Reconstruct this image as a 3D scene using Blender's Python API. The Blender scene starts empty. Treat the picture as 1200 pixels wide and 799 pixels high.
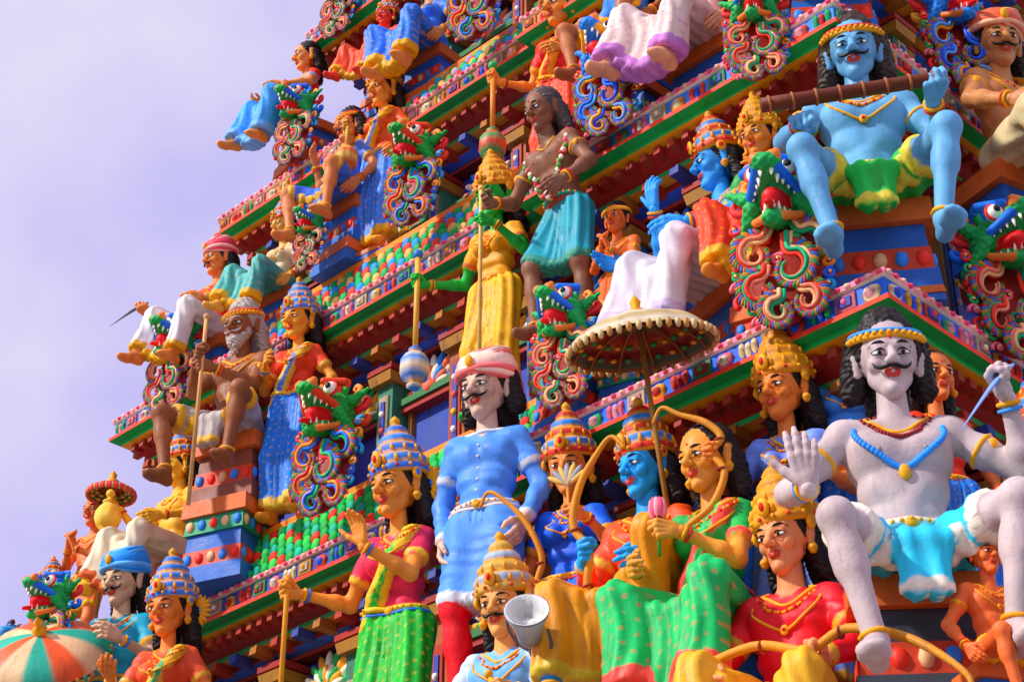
import bpy, math, numpy as np
from mathutils import Matrix, Vector
rs=np.random.RandomState(5)
A_=np.array
def hx(s):
    s=s.lstrip('#'); c=A_([int(s[i:i+2],16)/255 for i in (0,2,4)]); l=c@A_([.3,.59,.11]); c=np.clip(l+(c-l)*1.36,.02,.96)
    return A_([x/12.92 if x<.04045 else ((x+.055)/1.055)**2.4 for x in c])
def nz(v): v=A_(v,float); return v/(np.linalg.norm(v)+1e-9)
# ---------------------------------------------------------------- mesh builder
class MB:
    def __init__(s): s.ch=[]; s.A=np.eye(3); s.t=np.zeros(3)
    def add(s,V,F,C,flat=False):
        V=A_(V,float); F=A_(F,int)
        if isinstance(C,str): C=hx(C)
        C=A_(C,float)
        if C.ndim==1: C=np.tile(C,(len(V),1))
        V=V@s.A.T+s.t
        if flat:
            C=C[F.ravel()]; V=V[F.ravel()]; F=np.arange(len(V)).reshape(F.shape)
        s.ch.append((V,F,C,flat))
    def inst(s,tm,A,t,pal,flip=False):
        for V,F,C,fl in tm.ch:
            s.add(V@A_(A).T+t, F[:,::-1] if flip else F, pal[C[:,0].astype(int)], False)
    def mesh(s,name,mat):
        n=0; VV=[];CC=[];LL=[];LS=[];SM=[]; off=0
        for V,F,C,fl in s.ch:
            VV.append(V);CC.append(C);LL.append((F+n).ravel())
            k=F.shape[1]; LS.append(off+np.arange(len(F))*k); off+=F.size; n+=len(V)
            SM.append(np.full(len(F),not fl))
        VV=np.concatenate(VV);CC=np.concatenate(CC);LL=np.concatenate(LL);LS=np.concatenate(LS);SM=np.concatenate(SM)
        me=bpy.data.meshes.new(name); me.vertices.add(len(VV)); me.vertices.foreach_set('co',VV.ravel())
        me.loops.add(len(LL)); me.loops.foreach_set('vertex_index',LL.astype(np.int32))
        me.polygons.add(len(LS)); me.polygons.foreach_set('loop_start',LS.astype(np.int32))
        me.polygons.foreach_set('use_smooth',SM)
        me.update(calc_edges=True)
        ca=me.color_attributes.new('Col','FLOAT_COLOR','POINT')
        ca.data.foreach_set('color',np.concatenate([CC,np.ones((len(CC),1))],1).ravel())
        me.materials.append(mat); return me
def obj(name,me,parent=None):
    o=bpy.data.objects.new(name,me); bpy.context.scene.collection.objects.link(o)
    if parent: o.parent=parent
    return o
def cr(P,m=6):
    P=A_(P,float); Q=np.vstack([2*P[0]-P[1],P,2*P[-1]-P[-2]]); out=[]
    for i in range(len(P)-1):
        p0,p1,p2,p3=Q[i:i+4]
        for t in np.arange(m)/m:
            out.append(.5*((2*p1)+(-p0+p2)*t+(2*p0-5*p1+4*p2-p3)*t*t+(-p0+3*p1-3*p2+p3)*t**3))
    out.append(P[-1]); return A_(out)
def tube(mb,P,r,C,n=8,closed=False,sq=1.0):
    P=A_(P,float); m=len(P); r=np.broadcast_to(A_(r,float),(m,)) if np.ndim(r)==0 or len(r)==m else np.interp(np.linspace(0,1,m),np.linspace(0,1,len(r)),r)
    tg=np.gradient(P,axis=0)
    if closed: tg=np.roll(P,-1,0)-np.roll(P,1,0)
    tg/= (np.linalg.norm(tg,axis=1)[:,None]+1e-9)
    u=np.cross(tg[0],[0,0,1.]); 
    if np.linalg.norm(u)<.1: u=np.cross(tg[0],[0,1.,0])
    u=nz(u); R=[]
    th=np.arange(n)*2*math.pi/n
    for i in range(m):
        u=nz(u-(u@tg[i])*tg[i]); w=np.cross(tg[i],u)
        R.append(P[i]+r[i]*(np.cos(th)[:,None]*u+sq*np.sin(th)[:,None]*w))
    if not closed:
        R=[P[0]+(R[0]-P[0])*.02]+R+[P[-1]+(R[-1]-P[-1])*.02]
    V=np.concatenate(R); k=len(R)
    i,j=np.meshgrid(np.arange(k if closed else k-1),np.arange(n),indexing='ij'); i=i.ravel();j=j.ravel()
    a=i*n+j; b=i*n+(j+1)%n; c=((i+1)%k)*n+(j+1)%n; d=((i+1)%k)*n+j
    mb.add(V,np.stack([a,b,c,d],1),C)
def lathe(mb,prof,C,n=24,rib=(0,1),t=(0,0,0),A=None,sect=None):
    prof=A_(prof,float); th=np.arange(n)*2*math.pi/n; R=[]
    for r,z in prof:
        rr=max(r,1e-4)*(1+rib[0]*np.cos(rib[1]*th)); R.append(np.stack([rr*np.cos(th),rr*np.sin(th),np.full(n,z)],1))
    V=np.concatenate(R); k=len(prof)
    if A is not None: V=V@A_(A).T
    V=V+A_(t)
    i,j=np.meshgrid(np.arange(k-1),np.arange(n),indexing='ij'); i=i.ravel();j=j.ravel()
    F=np.stack([i*n+j,i*n+(j+1)%n,(i+1)*n+(j+1)%n,(i+1)*n+j],1)
    if sect:
        cc=A_([hx(x) for x in sect[1]]); idx=(np.arange(n)*sect[0]//n)%len(cc); C=np.tile(cc[idx],(k,1))
    elif isinstance(C,list):
        cc=A_([hx(x) if isinstance(x,str) else x for x in C],float); C=np.repeat(cc[np.arange(k)%len(cc)],n,0)
    mb.add(V,F,C)
def ell(mb,c,r,C,A=None,n=10,m=7):
    ph=np.linspace(-math.pi/2,math.pi/2,m); th=np.arange(n)*2*math.pi/n
    V=A_([[math.cos(p)*math.cos(t),math.cos(p)*math.sin(t),math.sin(p)] for p in ph for t in th])*(A_(r)*np.ones(3))
    if A is not None: V=V@A_(A).T
    i,j=np.meshgrid(np.arange(m-1),np.arange(n),indexing='ij'); i=i.ravel();j=j.ravel()
    mb.add(V+A_(c),np.stack([i*n+j,i*n+(j+1)%n,(i+1)*n+(j+1)%n,(i+1)*n+j],1),C)
BV=A_([[x,y,z] for z in(-.5,.5) for y in(-.5,.5) for x in(-.5,.5)])
BF=A_([[0,2,3,1],[4,5,7,6],[0,1,5,4],[2,6,7,3],[0,4,6,2],[1,3,7,5]])
def box(mb,c,s,C,A=None,taper=1.0):
    V=BV.copy(); V[4:,:2]*=taper; V=V*A_(s)
    if A is not None: V=V@A_(A).T
    mb.add(V+A_(c),BF,C,flat=True)
def ring(mb,c,ax,r,tr,C,n=16,sq=(1,1)):
    ax=nz(ax); u=np.cross(ax,[0,1,.1]); u=nz(u); w=np.cross(ax,u)
    th=np.arange(n)*2*math.pi/n
    tube(mb,A_(c)+r*(sq[0]*np.cos(th)[:,None]*u+sq[1]*np.sin(th)[:,None]*w),tr,C,6,closed=True)
def plinth(mb,z0,z1,w,d,cy,main):
    """stepped, moulded pedestal"""
    H=z1-z0; cols=[main,'#b04a30',main,'#2f8a68',main,'#c89038']; n=max(2,int(H/.09)); h=H/n
    for i in range(n):
        top=i==n-1; wf=1.10 if (top or i==0) else (1.0 if i%2 else .93)
        c=cols[(i*1)%6] if not top else '#b86838'
        box(mb,(0,cy,z0+(i+.5)*h),(w*wf,d*wf,h-.002),c,taper=.97)
        if not top and i%2==1 and h>.05:
            for j in range(5):
                ell(mb,((j-2)*w*.2,cy-d*.5*wf,z0+(i+.5)*h),(w*.07,.016,h*.34),['#e0b890','#3f80c8','#d04030'][(i+j)%3],n=7,m=5)
                ell(mb,(w*.5*wf,cy+(j-2)*d*.2,z0+(i+.5)*h),(.016,d*.07,h*.34),['#e0b890','#3f80c8','#d04030'][(i+j)%3],n=7,m=5)
# ---------------------------------------------------------------- SDF sculpting
def cap(a,b,ra,rb=None,role=0,sc=(1,1,1),clip=None):
    return (A_(a,float),A_(b,float),ra,ra if rb is None else rb,role,A_(sc,float),clip)
def sdf(P,pr,k):
    acc=np.zeros(len(P)); best=np.full(len(P),1e9); role=np.zeros(len(P),int)
    for a,b,ra,rb,ro,sc,cl in pr:
        q=P/sc; a1=a/sc; ba=b/sc-a1; L=ba@ba; pa=q-a1
        if L>1e-10:
            h=np.clip(pa@ba/L,0,1); e=pa-h[:,None]*ba; d=(np.sqrt(np.einsum('ij,ij->i',e,e))-(ra+(rb-ra)*h))*sc.min()
        else: d=(np.sqrt(np.einsum('ij,ij->i',pa,pa))-ra)*sc.min()
        if cl is not None: d=np.maximum(d,(P-cl[0])@cl[1])
        acc+=np.exp(np.clip(-d/k,-60,60)); m=d<best; best[m]=d[m]; role[m]=ro
    return -k*np.log(acc+1e-30),role
def capmesh(p,n=12):
    a,b,ra,rb,ro,sc,cl=p; a=a/sc;b=b/sc; ax=b-a
    ax=nz(ax) if np.linalg.norm(ax)>1e-6 else A_([0,0,1.])
    u=np.cross(ax,[0,0,1.]) if abs(ax[2])<.9 else np.cross(ax,[1.,0,0]); u=nz(u); w=np.cross(ax,u)
    th=np.arange(n)*2*math.pi/n; cs=np.cos(th)[:,None]*u+np.sin(th)[:,None]*w; R=[]
    for f in (-89,-60,-30,0): f=math.radians(f); R.append(a+ra*(math.sin(f)*ax+math.cos(f)*cs))
    for f in (0.5,30,60,89): f=math.radians(f); R.append(b+rb*(math.sin(f)*ax+math.cos(f)*cs))
    V=np.concatenate(R)*sc; k=8
    if cl is not None: V=V-np.maximum((V-cl[0])@cl[1],0)[:,None]*cl[1]
    F=[[i*n+j,i*n+(j+1)%n,(i+1)*n+(j+1)%n,(i+1)*n+j] for i in range(k-1) for j in range(n)]
    return V,F,[list(range(n))[::-1],list(range((k-1)*n,k*n))]
def sculpt(pr,vox,k=.01,it=2):
    VV=[];FF=[];n=0
    for p in pr:
        V,F,c=capmesh(p); VV.append(V); FF+=[[i+n for i in f] for f in F+c]; n+=len(V)
    me=bpy.data.meshes.new('t'); me.from_pydata(np.concatenate(VV).tolist(),[],FF)
    o=obj('t',me); md=o.modifiers.new('r','REMESH'); md.mode='VOXEL'; md.voxel_size=vox
    dg=bpy.context.evaluated_depsgraph_get(); ev=o.evaluated_get(dg); m2=ev.to_mesh()
    V=np.empty(len(m2.vertices)*3,np.float32); m2.vertices.foreach_get('co',V); V=V.reshape(-1,3).astype(float)
    L=np.empty(len(m2.loops),np.int32); m2.loops.foreach_get('vertex_index',L)
    LT=np.empty(len(m2.polygons),np.int32); m2.polygons.foreach_get('loop_total',LT)
    if (LT==4).all(): F=L.reshape(-1,4)
    else:
        m2.calc_loop_triangles(); F=np.empty(len(m2.loop_triangles)*3,np.int32); m2.loop_triangles.foreach_get('vertices',F); F=F.reshape(-1,3)
    ev.to_mesh_clear(); bpy.data.objects.remove(o); bpy.data.meshes.remove(me)
    g=None
    for _ in range(it):
        f,_r=sdf(V,pr,k); e=.0015
        g=np.stack([sdf(V+A_(d)*e,pr,k)[0]-f for d in ((1,0,0),(0,1,0),(0,0,1))],1)/e
        nn=np.linalg.norm(g,axis=1)[:,None]+1e-6; g=g/nn
        V=V-g*np.clip(f[:,None]/np.maximum(nn,.4),-.02,.02)
    return V,F,sdf(V,pr,k)[1],g
# roles
SK,TOP,BOT,TRIM,HAIR,SLV,GOLD,PANT,PED,LIP,WHT,BLK,RED,H1,H2=range(15)
def rc(r): return A_([r,0,0],float)
_heads={}
def head_t(sex,hair,beard,mous,hat):
    key=(sex,hair,beard,mous,hat)
    if key in _heads: return _heads[key]
    f=sex=='f'; w=.93 if f else 1
    p=[cap((0,.012,.035),(0,.012,.035),.098,role=SK,sc=(.88,1.05,1)),
       cap((0,-.03,.01),(0,-.035,-.06),.064,.05,SK,(.98*w,1,1)),
       cap((0,-.055,-.095),(0,-.055,-.095),.03 if not f else .024)]
    for s in(-1,1):
        p+=[cap((s*.03*w,-.015,-.05),(s*.008,-.058,-.095),.034,.024),cap((s*.039,-.058,-.022),(s*.039,-.058,-.022),.027),
            cap((s*.016,-.088,.027),(s*.044,-.074,.027),.011),cap((s*.0125,-.103,-.025),(s*.0125,-.103,-.025),.0095),
            cap((s*.094,.012,.02),(s*.09,.008,-.028),.015,.011,SK,(.8,1,1)),
            cap((s*.034,-.078,.006),(s*.034,-.078,.006),.0165)]
        if f or hat=='crown': p.append(cap((s*.096,.0,-.052),(s*.096,0,-.058),.017,.013,GOLD))
    p+=[cap((0,-.088,.022),(0,-.117,-.019),.0075,.0135),cap((0,-.078,-.1),(0,-.078,-.1),.017)]
    p+=[cap((0,-.080,-.055),(0,-.080,-.055),.014),cap((-.017,-.0885,-.0515),(.017,-.0885,-.0515),.0048,role=LIP),cap((-.011,-.0885,-.0605),(.011,-.0885,-.0605),.006,role=LIP)]
    if hair!='none':
        p.append(cap((0,.028,.05),(0,.028,.05),.102,role=HAIR))
        if hair in('long','side'):
            for s in(-1,1): p+=[cap((s*.078,.045,.0),(s*.092,.06,-.13),.038,.032,HAIR),cap((s*.05,.08,0),(s*.06,.1,-.16),.05,.04,HAIR)]
        if hair=='bushy':
            for s in(-1,1): p+=[cap((s*.085,.035,.06),(s*.102,.045,-.07),.038,.038,HAIR)]
            p+=[cap((0,.08,.05),(0,.1,-.1),.07,.065,HAIR)]
    if beard: p+=[cap((0,-.07,-.09),(0,-.075,-.15),.038,.018,HAIR),cap((-.06,-.03,-.04),(-.02,-.065,-.1),.022,.03,HAIR),cap((.06,-.03,-.04),(.02,-.065,-.1),.022,.03,HAIR)]
    V,F,R,g=sculpt(p,.0042,.0042)
    m=R==HAIR; V[m]+=g[m]*(.005*np.sin(V[m,0]*160+V[m,2]*60+3*np.sin(V[m,2]*70))*np.sin(V[m,2]*190+V[m,1]*90))[:,None]
    mb=MB(); C=np.zeros((len(V),3)); C[:,0]=R; mb.add(V,F,C)
    for s in(-1,1):
        ell(mb,(s*.034,-.0835,.004),(.0185,.0115,.0092),rc(WHT)); ell(mb,(s*.033,-.0925,.0035),(.0072,.004,.0078),rc(BLK))
        arc=lambda z,b,y=0:cr([(s*.013,-.090+y,.0+z*.3),(s*.024,-.0965+y,.002+z),(s*.036,-.096+y,.003+z),(s*.056,-.080+y,.004+z*.2)],4)
        tube(mb,arc(.010,0),[.0008,.0026,.0030,.0014],rc(BLK),6); tube(mb,arc(-.0080,0),[.0006,.0016,.0016,.001],rc(BLK),5)
        tube(mb,cr([(s*.012,-.098,.026),(s*.03,-.096,.035),(s*.047,-.083,.035),(s*.062,-.066,.024)],4),[.002,.0042,.0038,.0008],rc(BLK if not beard else HAIR),6)
        if mous: tube(mb,cr([(0,-.1035,-.040),(s*.014,-.104,-.0425),(s*.032,-.098,-.0455),(s*.048,-.088,-.038),(s*.056,-.083,-.024)],5),[.003,.0064,.006,.0042,.0008],rc(HAIR if beard else BLK),7)
    if not beard: ell(mb,(0,-.0905,.052),(.0045,.004,.0055 if f else .011),rc(RED))
    top=.155
    if hat=='crown':
        pf=[(.100,.045),(.112,.05),(.117,.058),(.117,.076),(.110,.082),(.113,.098),(.112,.112),(.102,.126),(.092,.13),(.096,.145),(.092,.16),(.078,.176),(.07,.18),(.074,.192),(.068,.206),(.054,.22),(.045,.225),(.049,.237),(.04,.25),(.026,.262),(.014,.268),(.02,.278),(.018,.29),(.004,.305)]
        cl=[GOLD,GOLD,H1,H1,GOLD,H2,H2,GOLD,GOLD,H1,H1,GOLD,GOLD,H2,H2,GOLD,GOLD,H1,H1,GOLD,GOLD,GOLD,GOLD,GOLD]
        lathe(mb,pf,[rc(c) for c in cl],36,(.025,12),(0,.022,0))
        for i in range(14):
            a=i*2*math.pi/14; ell(mb,(.119*math.cos(a),.022+.119*math.sin(a),.067),.0085,rc(GOLD if i%2 else LIP),n=7,m=5)
            ell(mb,(.112*math.cos(a),.022+.112*math.sin(a),.098),(.009,.009,.017),rc(GOLD),n=6,m=5)
            if i<12: a=i*math.pi/6; ell(mb,(.094*math.cos(a),.022+.094*math.sin(a),.148),(.008,.008,.014),rc(GOLD),n=6,m=5)
        ell(mb,(0,-.102,.102),(.024,.012,.034),rc(GOLD)); ell(mb,(0,-.112,.102),(.01,.007,.016),rc(RED)); top=.305
        for s in(-1,1):
            ell(mb,(s*.108,.0,.035),(.013,.024,.026),rc(GOLD)); ell(mb,(s*.118,-.004,.035),(.007,.012,.013),rc(H1))
    if hat=='turban':
        lathe(mb,[(.09,.05),(.116,.07),(.121,.1),(.108,.135),(.072,.158),(.03,.168),(.001,.17)],[rc(H1)],30,(.012,15),(0,.02,0))
        for i in range(9):
            a=i*math.pi*2/9; ax=A_([math.sin(a)*.4,-.18+.2*math.cos(a),1])
            ring(mb,(0,.02,.068+.0085*i*.9),ax,.114-.0026*i,.0145,rc(H1 if i%2 else H2),26)
        ell(mb,(0,-.105,.1),(.018,.012,.026),rc(GOLD)); top=.175
    if hat=='band':
        ring(mb,(0,.02,.07),(0,-.12,1),.106,.010,rc(GOLD),28); ring(mb,(0,.02,.088),(0,-.12,1),.103,.007,rc(H1),28)
        for i in range(15): a=-math.pi/2+(i-7)*.19; ell(mb,(.112*math.cos(a),.02+.112*math.sin(a),.066),.0085,rc(GOLD),n=6,m=5)
        if hair!='none':
            V,F,R,g=sculpt([cap((0,.03,.1),(0,.04,.12),.085,.07,HAIR)],.007,.004)
            V+=g*(.005*np.sin(V[:,0]*150)*np.sin(V[:,1]*150+V[:,2]*60))[:,None]; C=np.zeros((len(V),3)); C[:,0]=HAIR; mb.add(V,F,C); top=.19
    _heads[key]=(mb,top); return _heads[key]
_hands={}
def hand_t(pose):
    if pose in _hands: return _hands[pose]
    curl={'open':(12,16,12),'relax':(25,30,20),'grip':(75,85,50)}[pose]
    p=[cap((-.02,0,0),(.02,0,0),.024,.022,SK,(1,1.1,.85))]
    for i,(y,L) in enumerate(zip((.033,.011,-.011,-.032),(.078,.088,.08,.063))):
        base=A_([.088-.006*abs(i-1),y,0.]); p.append(cap((.01,y*.55,0),base,.0155,.0125))
        sp=(1.5-i)*(.07 if pose=='open' else .03); d=nz([1,sp,0]); ang=0; q=base
        for j,fr in enumerate((.42,.32,.26)):
            ang+=math.radians(curl[j]*(1+.25*(i-1.2))); dd=d*math.cos(ang)+A_([0,0,1])*math.sin(ang); e=q+dd*L*fr
            p.append(cap(q,e,.0108-.0009*j,.0102-.0011*j)); q=e
    th={'open':[(.015,.026,.002),(.045,.058,.012),(.072,.083,.016),(.094,.1,.018)],'relax':[(.015,.026,.004),(.045,.052,.02),(.075,.06,.032),(.098,.055,.04)]}.get(pose,[(.015,.024,.006),(.045,.045,.026),(.07,.035,.05),(.085,.012,.058)])
    for a,b,r in zip(th,th[1:],(.016,.0125,.0108)): p.append(cap(a,b,r,r-.0015))
    V,F,R,g=sculpt(p,.0042,.0028); mb=MB(); mb.add(V,F,np.zeros((len(V),3)))
    _hands[pose]=mb; return mb
def ik(a,t,l1,l2,pole):
    d=t-a; L=np.linalg.norm(d); d=d/L; L=min(max(L,.12),(l1+l2)*.995)
    x=(l1*l1-l2*l2+L*L)/(2*L); h=math.sqrt(max(l1*l1-x*x,0)); p=A_(pole,float); p=nz(p-(p@d)*d)
    return a+d*x+p*h, a+d*L
LEGS={'stand':((.03,.0,-.83),(.03,.05,-.83)),'step':((.06,.14,-.80),(.04,-.04,-.83)),'sit':((.05,.42,-.42),(.05,.42,-.42)),
 'sitwide':((.09,.40,-.44),(.13,.38,-.40)),'sitone':((.12,.45,-.40),(.02,.22,-.16)),'lounge':((.16,.52,-.32),(.0,.44,-.40))}
def figure(skin='#c98a4a',top=None,bot='#2b7fd0',trim='#e0b030',sleeve=None,hair='#17110f',hat='crown',h1='#b23a2a',h2='#2f7fc0',sex='m',legs='stand',
  R=(.12,.12,-.44,'relax'),L=(.12,.12,-.44,'relax'),lean=(0,0),head=(0,0,0),hem=1.9,pants=None,coat=0,hs=None,mous=False,beard=False,hairst='long',items=(),
  orn='chain',extra=(),saree=False,longs=False,lip='#b8483c',gold='#d8a22a',vox=.0125,ped='#2f5fa0',fan=False,bead='#3f8fd8'):
    f=sex=='f'; mb=MB()
    if hs is None: hs=1.26 if legs in('stand','step') else 1.15
    pal=[None]*15
    for k,v in {SK:skin,TOP:top or skin,BOT:bot,TRIM:trim,HAIR:hair,SLV:sleeve or top or skin,GOLD:gold,PANT:pants or skin,PED:ped,LIP:lip,WHT:'#f4f2ec',BLK:'#0c0a0a',RED:'#c01818',H1:h1,H2:h2}.items(): pal[k]=hx(v)
    pal=A_(pal)
    lg=LEGS[legs]
    pz=.085-min(lg[0][2],lg[1][2]); seat=pz<.75
    def T(x,y,z): return A_([x+lean[0]*z/.5,y-lean[1]*z/.5,z+pz])
    tr=TOP if top else SK; wr=.07 if f else .086; sh=.138 if f else (.158 if top else .17)
    core=[cap(T(-.07,0,0),T(.07,0,0),.102,role=BOT,sc=(1,.85,1)),
      cap(T(-.045,0,.11),T(.045,0,.11),wr,role=tr),cap(T(-.055,0,.22),T(.055,0,.22),wr+.006,role=tr),
      cap(T(-.075,0,.33),T(.075,0,.33),.096 if not f else .083,role=tr),cap(T(-sh+.05,.012,.435),T(sh-.05,.012,.435),.058 if not f else .048,role=tr),
      cap(T(0,.012,.45),T(0,-.0,.6),.056 if not f else .045,.048 if not f else .04,SK)]
    if f: core+=[cap(T(s*.066,-.078,.315),T(s*.066,-.078,.315),.056,role=tr) for s in(-1,1)]
    else: core+=[cap(T(s*.05,-.045,.355),T(s*.1,-.038,.365),.060,role=tr) for s in(-1,1)]+[cap(T(0,-.045,.1),T(0,-.045,.14),.06,role=tr)]+[cap(T(s*.035,-.06,.19),T(s*.035,-.055,.24),.034,role=tr) for s in(-1,1)]
    limbs=[]; am=.84 if f else (1.0 if not top else .9)
    ends={}
    def arm(side,spec,key):
        s=-1 if side=='R' else 1
        S=T(s*sh,.005,.43); o,fw,up=spec[:3]; tgt=S+A_([s*o,-fw,up])
        pole=(s*.6,.25,-1) if up>-.3 else (s*.7,.6,-.3)
        E,W=ik(S,tgt,.285,.25,pole)
        rs_=SLV if (top or sleeve) else SK
        limbs.append(cap(S,S,.062*am,role=rs_))
        mid=S+(E-S)*.45; limbs.append(cap(S,E,.05*am,.041*am,SK)); limbs.append(cap(mid,mid,.055*am))
        m2=E+(W-E)*.3; limbs.append(cap(E,W,.04*am,.027*am,SK)); limbs.append(cap(m2,m2,.044*am))
        if top or sleeve:
            e=S+(E-S)*.62; ad=nz(E-S); limbs.append(cap(S,e,.062*am,.057*am,SLV,clip=(e,ad))); limbs.append(cap(e-ad*.02,e+ad*.01,.0585*am,role=TRIM,clip=(e,ad)))
            if longs:
                we=W-nz(W-E)*.02; limbs.append(cap(E-(E-S)*.4,E,.053*am,.05*am,SLV)); limbs.append(cap(E,we,.05*am,.037*am,SLV,clip=(we,nz(W-E)))); limbs.append(cap(W-nz(W-E)*.035,we,.0395*am,role=TRIM,clip=(we,nz(W-E))))
        pose=spec[3]; d=nz(W-E); th=spec[4] if len(spec)>4 and spec[4] else (0,0,1); th=nz([s*th[0],-th[1],th[2]])
        if len(spec)>5 and spec[5]: q=spec[5]; d=nz([s*q[0],-q[1],q[2]])
        if pose=='grip': d=nz(d-(d@th)*th)
        else: th=nz(th-(th@d)*d)
        N=np.cross(d,th) if side=='L' else np.cross(th,d)
        k=1.08*(.9 if f else 1); mb.inst(hand_t(pose),A_([d,th,N]).T*k,W+d*.012,pal,flip=(side=='R'))
        if not longs: ring(mb,W-(W-E)*.07,W-E,.034*am,.008,pal[GOLD],14); ring(mb,W-(W-E)*.15,W-E,.037*am,.006,pal[H1],14)
        if not(top or sleeve): ring(mb,S+(E-S)*.42,E-S,.056*am,.009,pal[GOLD],14); ell(mb,S+(E-S)*.42+A_([s*.03,-.05,0]),(.018,.012,.024),pal[GOLD],n=7,m=5)
        ends[key]=(W+k*(.078*d+.032*N),th,W,d,N)
    arm('R',R,'R'); arm('L',L,'L')
    for i,(sd,sp) in enumerate(extra): arm(sd,sp,'X%d'%i)
    ch=[]
    for s,l in((-1,lg[0]),(1,lg[1])):
        Hj=T(s*.09,0,0); tg=Hj+A_([s*l[0],-l[1],l[2]])
        K,Ak=ik(Hj,tg,.43,.41,(s*.55,-1,.5) if legs=='sitwide' else (s*.35,-1,.55)); ch.append((Hj,K,Ak))
        pr=PANT if pants else SK; inf=.012 if pants else 0
        limbs.append(cap(Hj,K,.082+inf,.054+inf,pr)); c=K+(Ak-K)*.3; limbs.append(cap(K,Ak,.05+inf,.033+inf,pr)); limbs.append(cap(c+A_([0,.008,0]),c+(Ak-K)*.1+A_([0,.008,0]),.052+inf,role=pr)); limbs.append(cap(K+A_([0,-.012,.004]),K+A_([0,-.012,.004]),.047+inf,role=pr))
        fd=nz([s*.25,-1,0]); lt=A_([-fd[1],fd[0],0])
        limbs.append(cap(Ak+A_([0,.03,-.045]),Ak+fd*.11+A_([0,0,-.056]),.034,.027)); limbs.append(cap(Ak,Ak+fd*.09+A_([0,0,-.05]),.034,.027))
        for j in range(5):
            b=Ak+fd*(.115-.008*abs(j-1.5))+lt*s*(j-2)*.0175+A_([0,0,-.06]); limbs.append(cap(b-fd*.03,b+fd*(.045-.006*j),.0145,.012-.0008*j))
        if not pants: ring(mb,Ak+(K-Ak)*.06,K-Ak,.04,.009,pal[GOLD],14)
    (H1_,K1,A1),(H2_,K2,A2)=ch
    wk=max(0,abs(K1[0]-K2[0])-.2)
    def wrap(hem,role,inf,flare=.02):
        for fr in np.linspace(0,1,7):
            bw=4*fr*(1-fr); sg=A_([0,.25*wk*bw,-.38*wk*bw]); h=H1_*(1-fr)+H2_*fr; kk=K1*(1-fr)+K2*fr+sg; a=A1*(1-fr)+A2*fr+sg; e=inf-.012*(bw>.2)-min(.035,.12*wk)*bw
            t1=min(hem,1); q=h+(kk-h)*t1; dh=nz(kk-h)
            c1=(q,dh) if hem<=1 else None
            limbs.append(cap(h,q,.084+e,.084-.022*t1+e,role,clip=c1))
            if hem>1:
                t2=hem-1; q2=kk+(a-kk)*t2; dd=nz(a-kk); cl=(q2,dd); rr=.05+e+flare*t2
                limbs.append(cap(kk,q2,.064+e,rr,role,clip=cl)); limbs.append(cap(q2-dd*.02,q2,rr+.003,rr+.003,TRIM,clip=(q2+dd*.002,dd)))
            else: rr=.084-.022*t1+e; limbs.append(cap(q-dh*.02,q,rr+.003,rr+.003,TRIM,clip=(q+dh*.002,dh)))
    if hem>0: wrap(hem,BOT,.012,.04 if f else .015)
    if coat: wrap(coat,TOP,.018,.0)
    if legs=='sitwide':
        for x in(-.05,0,.05):
            a=A_([x,-.13,pz-.0]); b=A_([x*1.1,-.25,pz-.06]); c=A_([x*.9,-.27,pz-.24]); dn=A_([0,0,-1.])
            limbs.append(cap(a,b,.045,.035,BOT)); limbs.append(cap(b,c,.032,.03,BOT,clip=(c,dn))); limbs.append(cap(c+A_([0,0,.02]),c,.032,role=TRIM,clip=(c,dn)))
    if saree:
        for j,ro in((-1.6,TRIM),(-.8,BOT),(0,BOT),(.8,BOT),(1.6,TRIM)):
            o=A_([.023*j,0,.018*j]); pts=[T(.115,.03,.46)+o*.4,T(.10,-.066,.43)+o*.6,T(.05,-.122,.32)+o,T(-.05,-.095,.17)+o,T(-.105,-.065,.04)+o]
            for a,b in zip(pts,pts[1:]): limbs.append(cap(a,b,.019,role=ro))
    allp=core+limbs
    V,F,Ro,g=sculpt(allp,vox,.009,3)
    x,y,z=V.T; an=np.arctan2(x,-(y+.02))
    ph=np.sin(an*17+2.0*np.sin(z*5)) if not seat else np.sin(95*x+1.6*np.sin(9*z+7*y)+2*np.sin(5*y)+1.2*np.sin(13*z))
    ph=np.sign(ph)*np.abs(ph)**.7
    amp=np.where(Ro==BOT,.0065,np.where((Ro==TOP)|(Ro==SLV)|(Ro==PANT),.003,np.where((Ro==TRIM)&(z<pz),.0045,0)))
    ph=np.where((Ro==TOP)|(Ro==SLV),np.sin(55*z+35*x+4*np.sin(12*y)+3*np.sin(17*z-9*x)),ph); V=V+g*(amp*ph)[:,None]
    col=pal[Ro].copy()
    m=(Ro==BOT)&(np.sin(z*95)*np.sin(an*16 if not seat else x*80)>.80)&bool(f or saree); col[m]=col[m]*.45+pal[TRIM]*.55
    mb.add(V,F,col)
    def surf(th,z,off=0):
        th=np.atleast_1d(th); z=np.broadcast_to(z,th.shape); rad=np.arange(.03,.33,.004)
        D=np.stack([np.sin(th),-np.cos(th),0*th],1)
        O=A_([T(0,.0,q) for q in z]); Pp=O[:,None,:]+D[:,None,:]*rad[None,:,None]
        cc=core+[c for c in limbs if c[4] in(BOT,TRIM,TOP) and (saree or coat)]
        d=sdf(Pp.reshape(-1,3),cc,.009)[0].reshape(len(th),-1); r=[]
        for i in range(len(th)):
            ins=np.where(d[i]<0)[0]; r.append(rad[ins[-1]] if len(ins) else .05)
        return O+D*(A_(r)+off)[:,None]
    th=np.linspace(0,2*math.pi,25)[:-1]
    tube(mb,surf(th,.080+.0*th,.003),.014,pal[TRIM],7,closed=True); tube(mb,surf(th,.055+0*th,.004),.008,pal[H1],6,closed=True)
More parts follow.
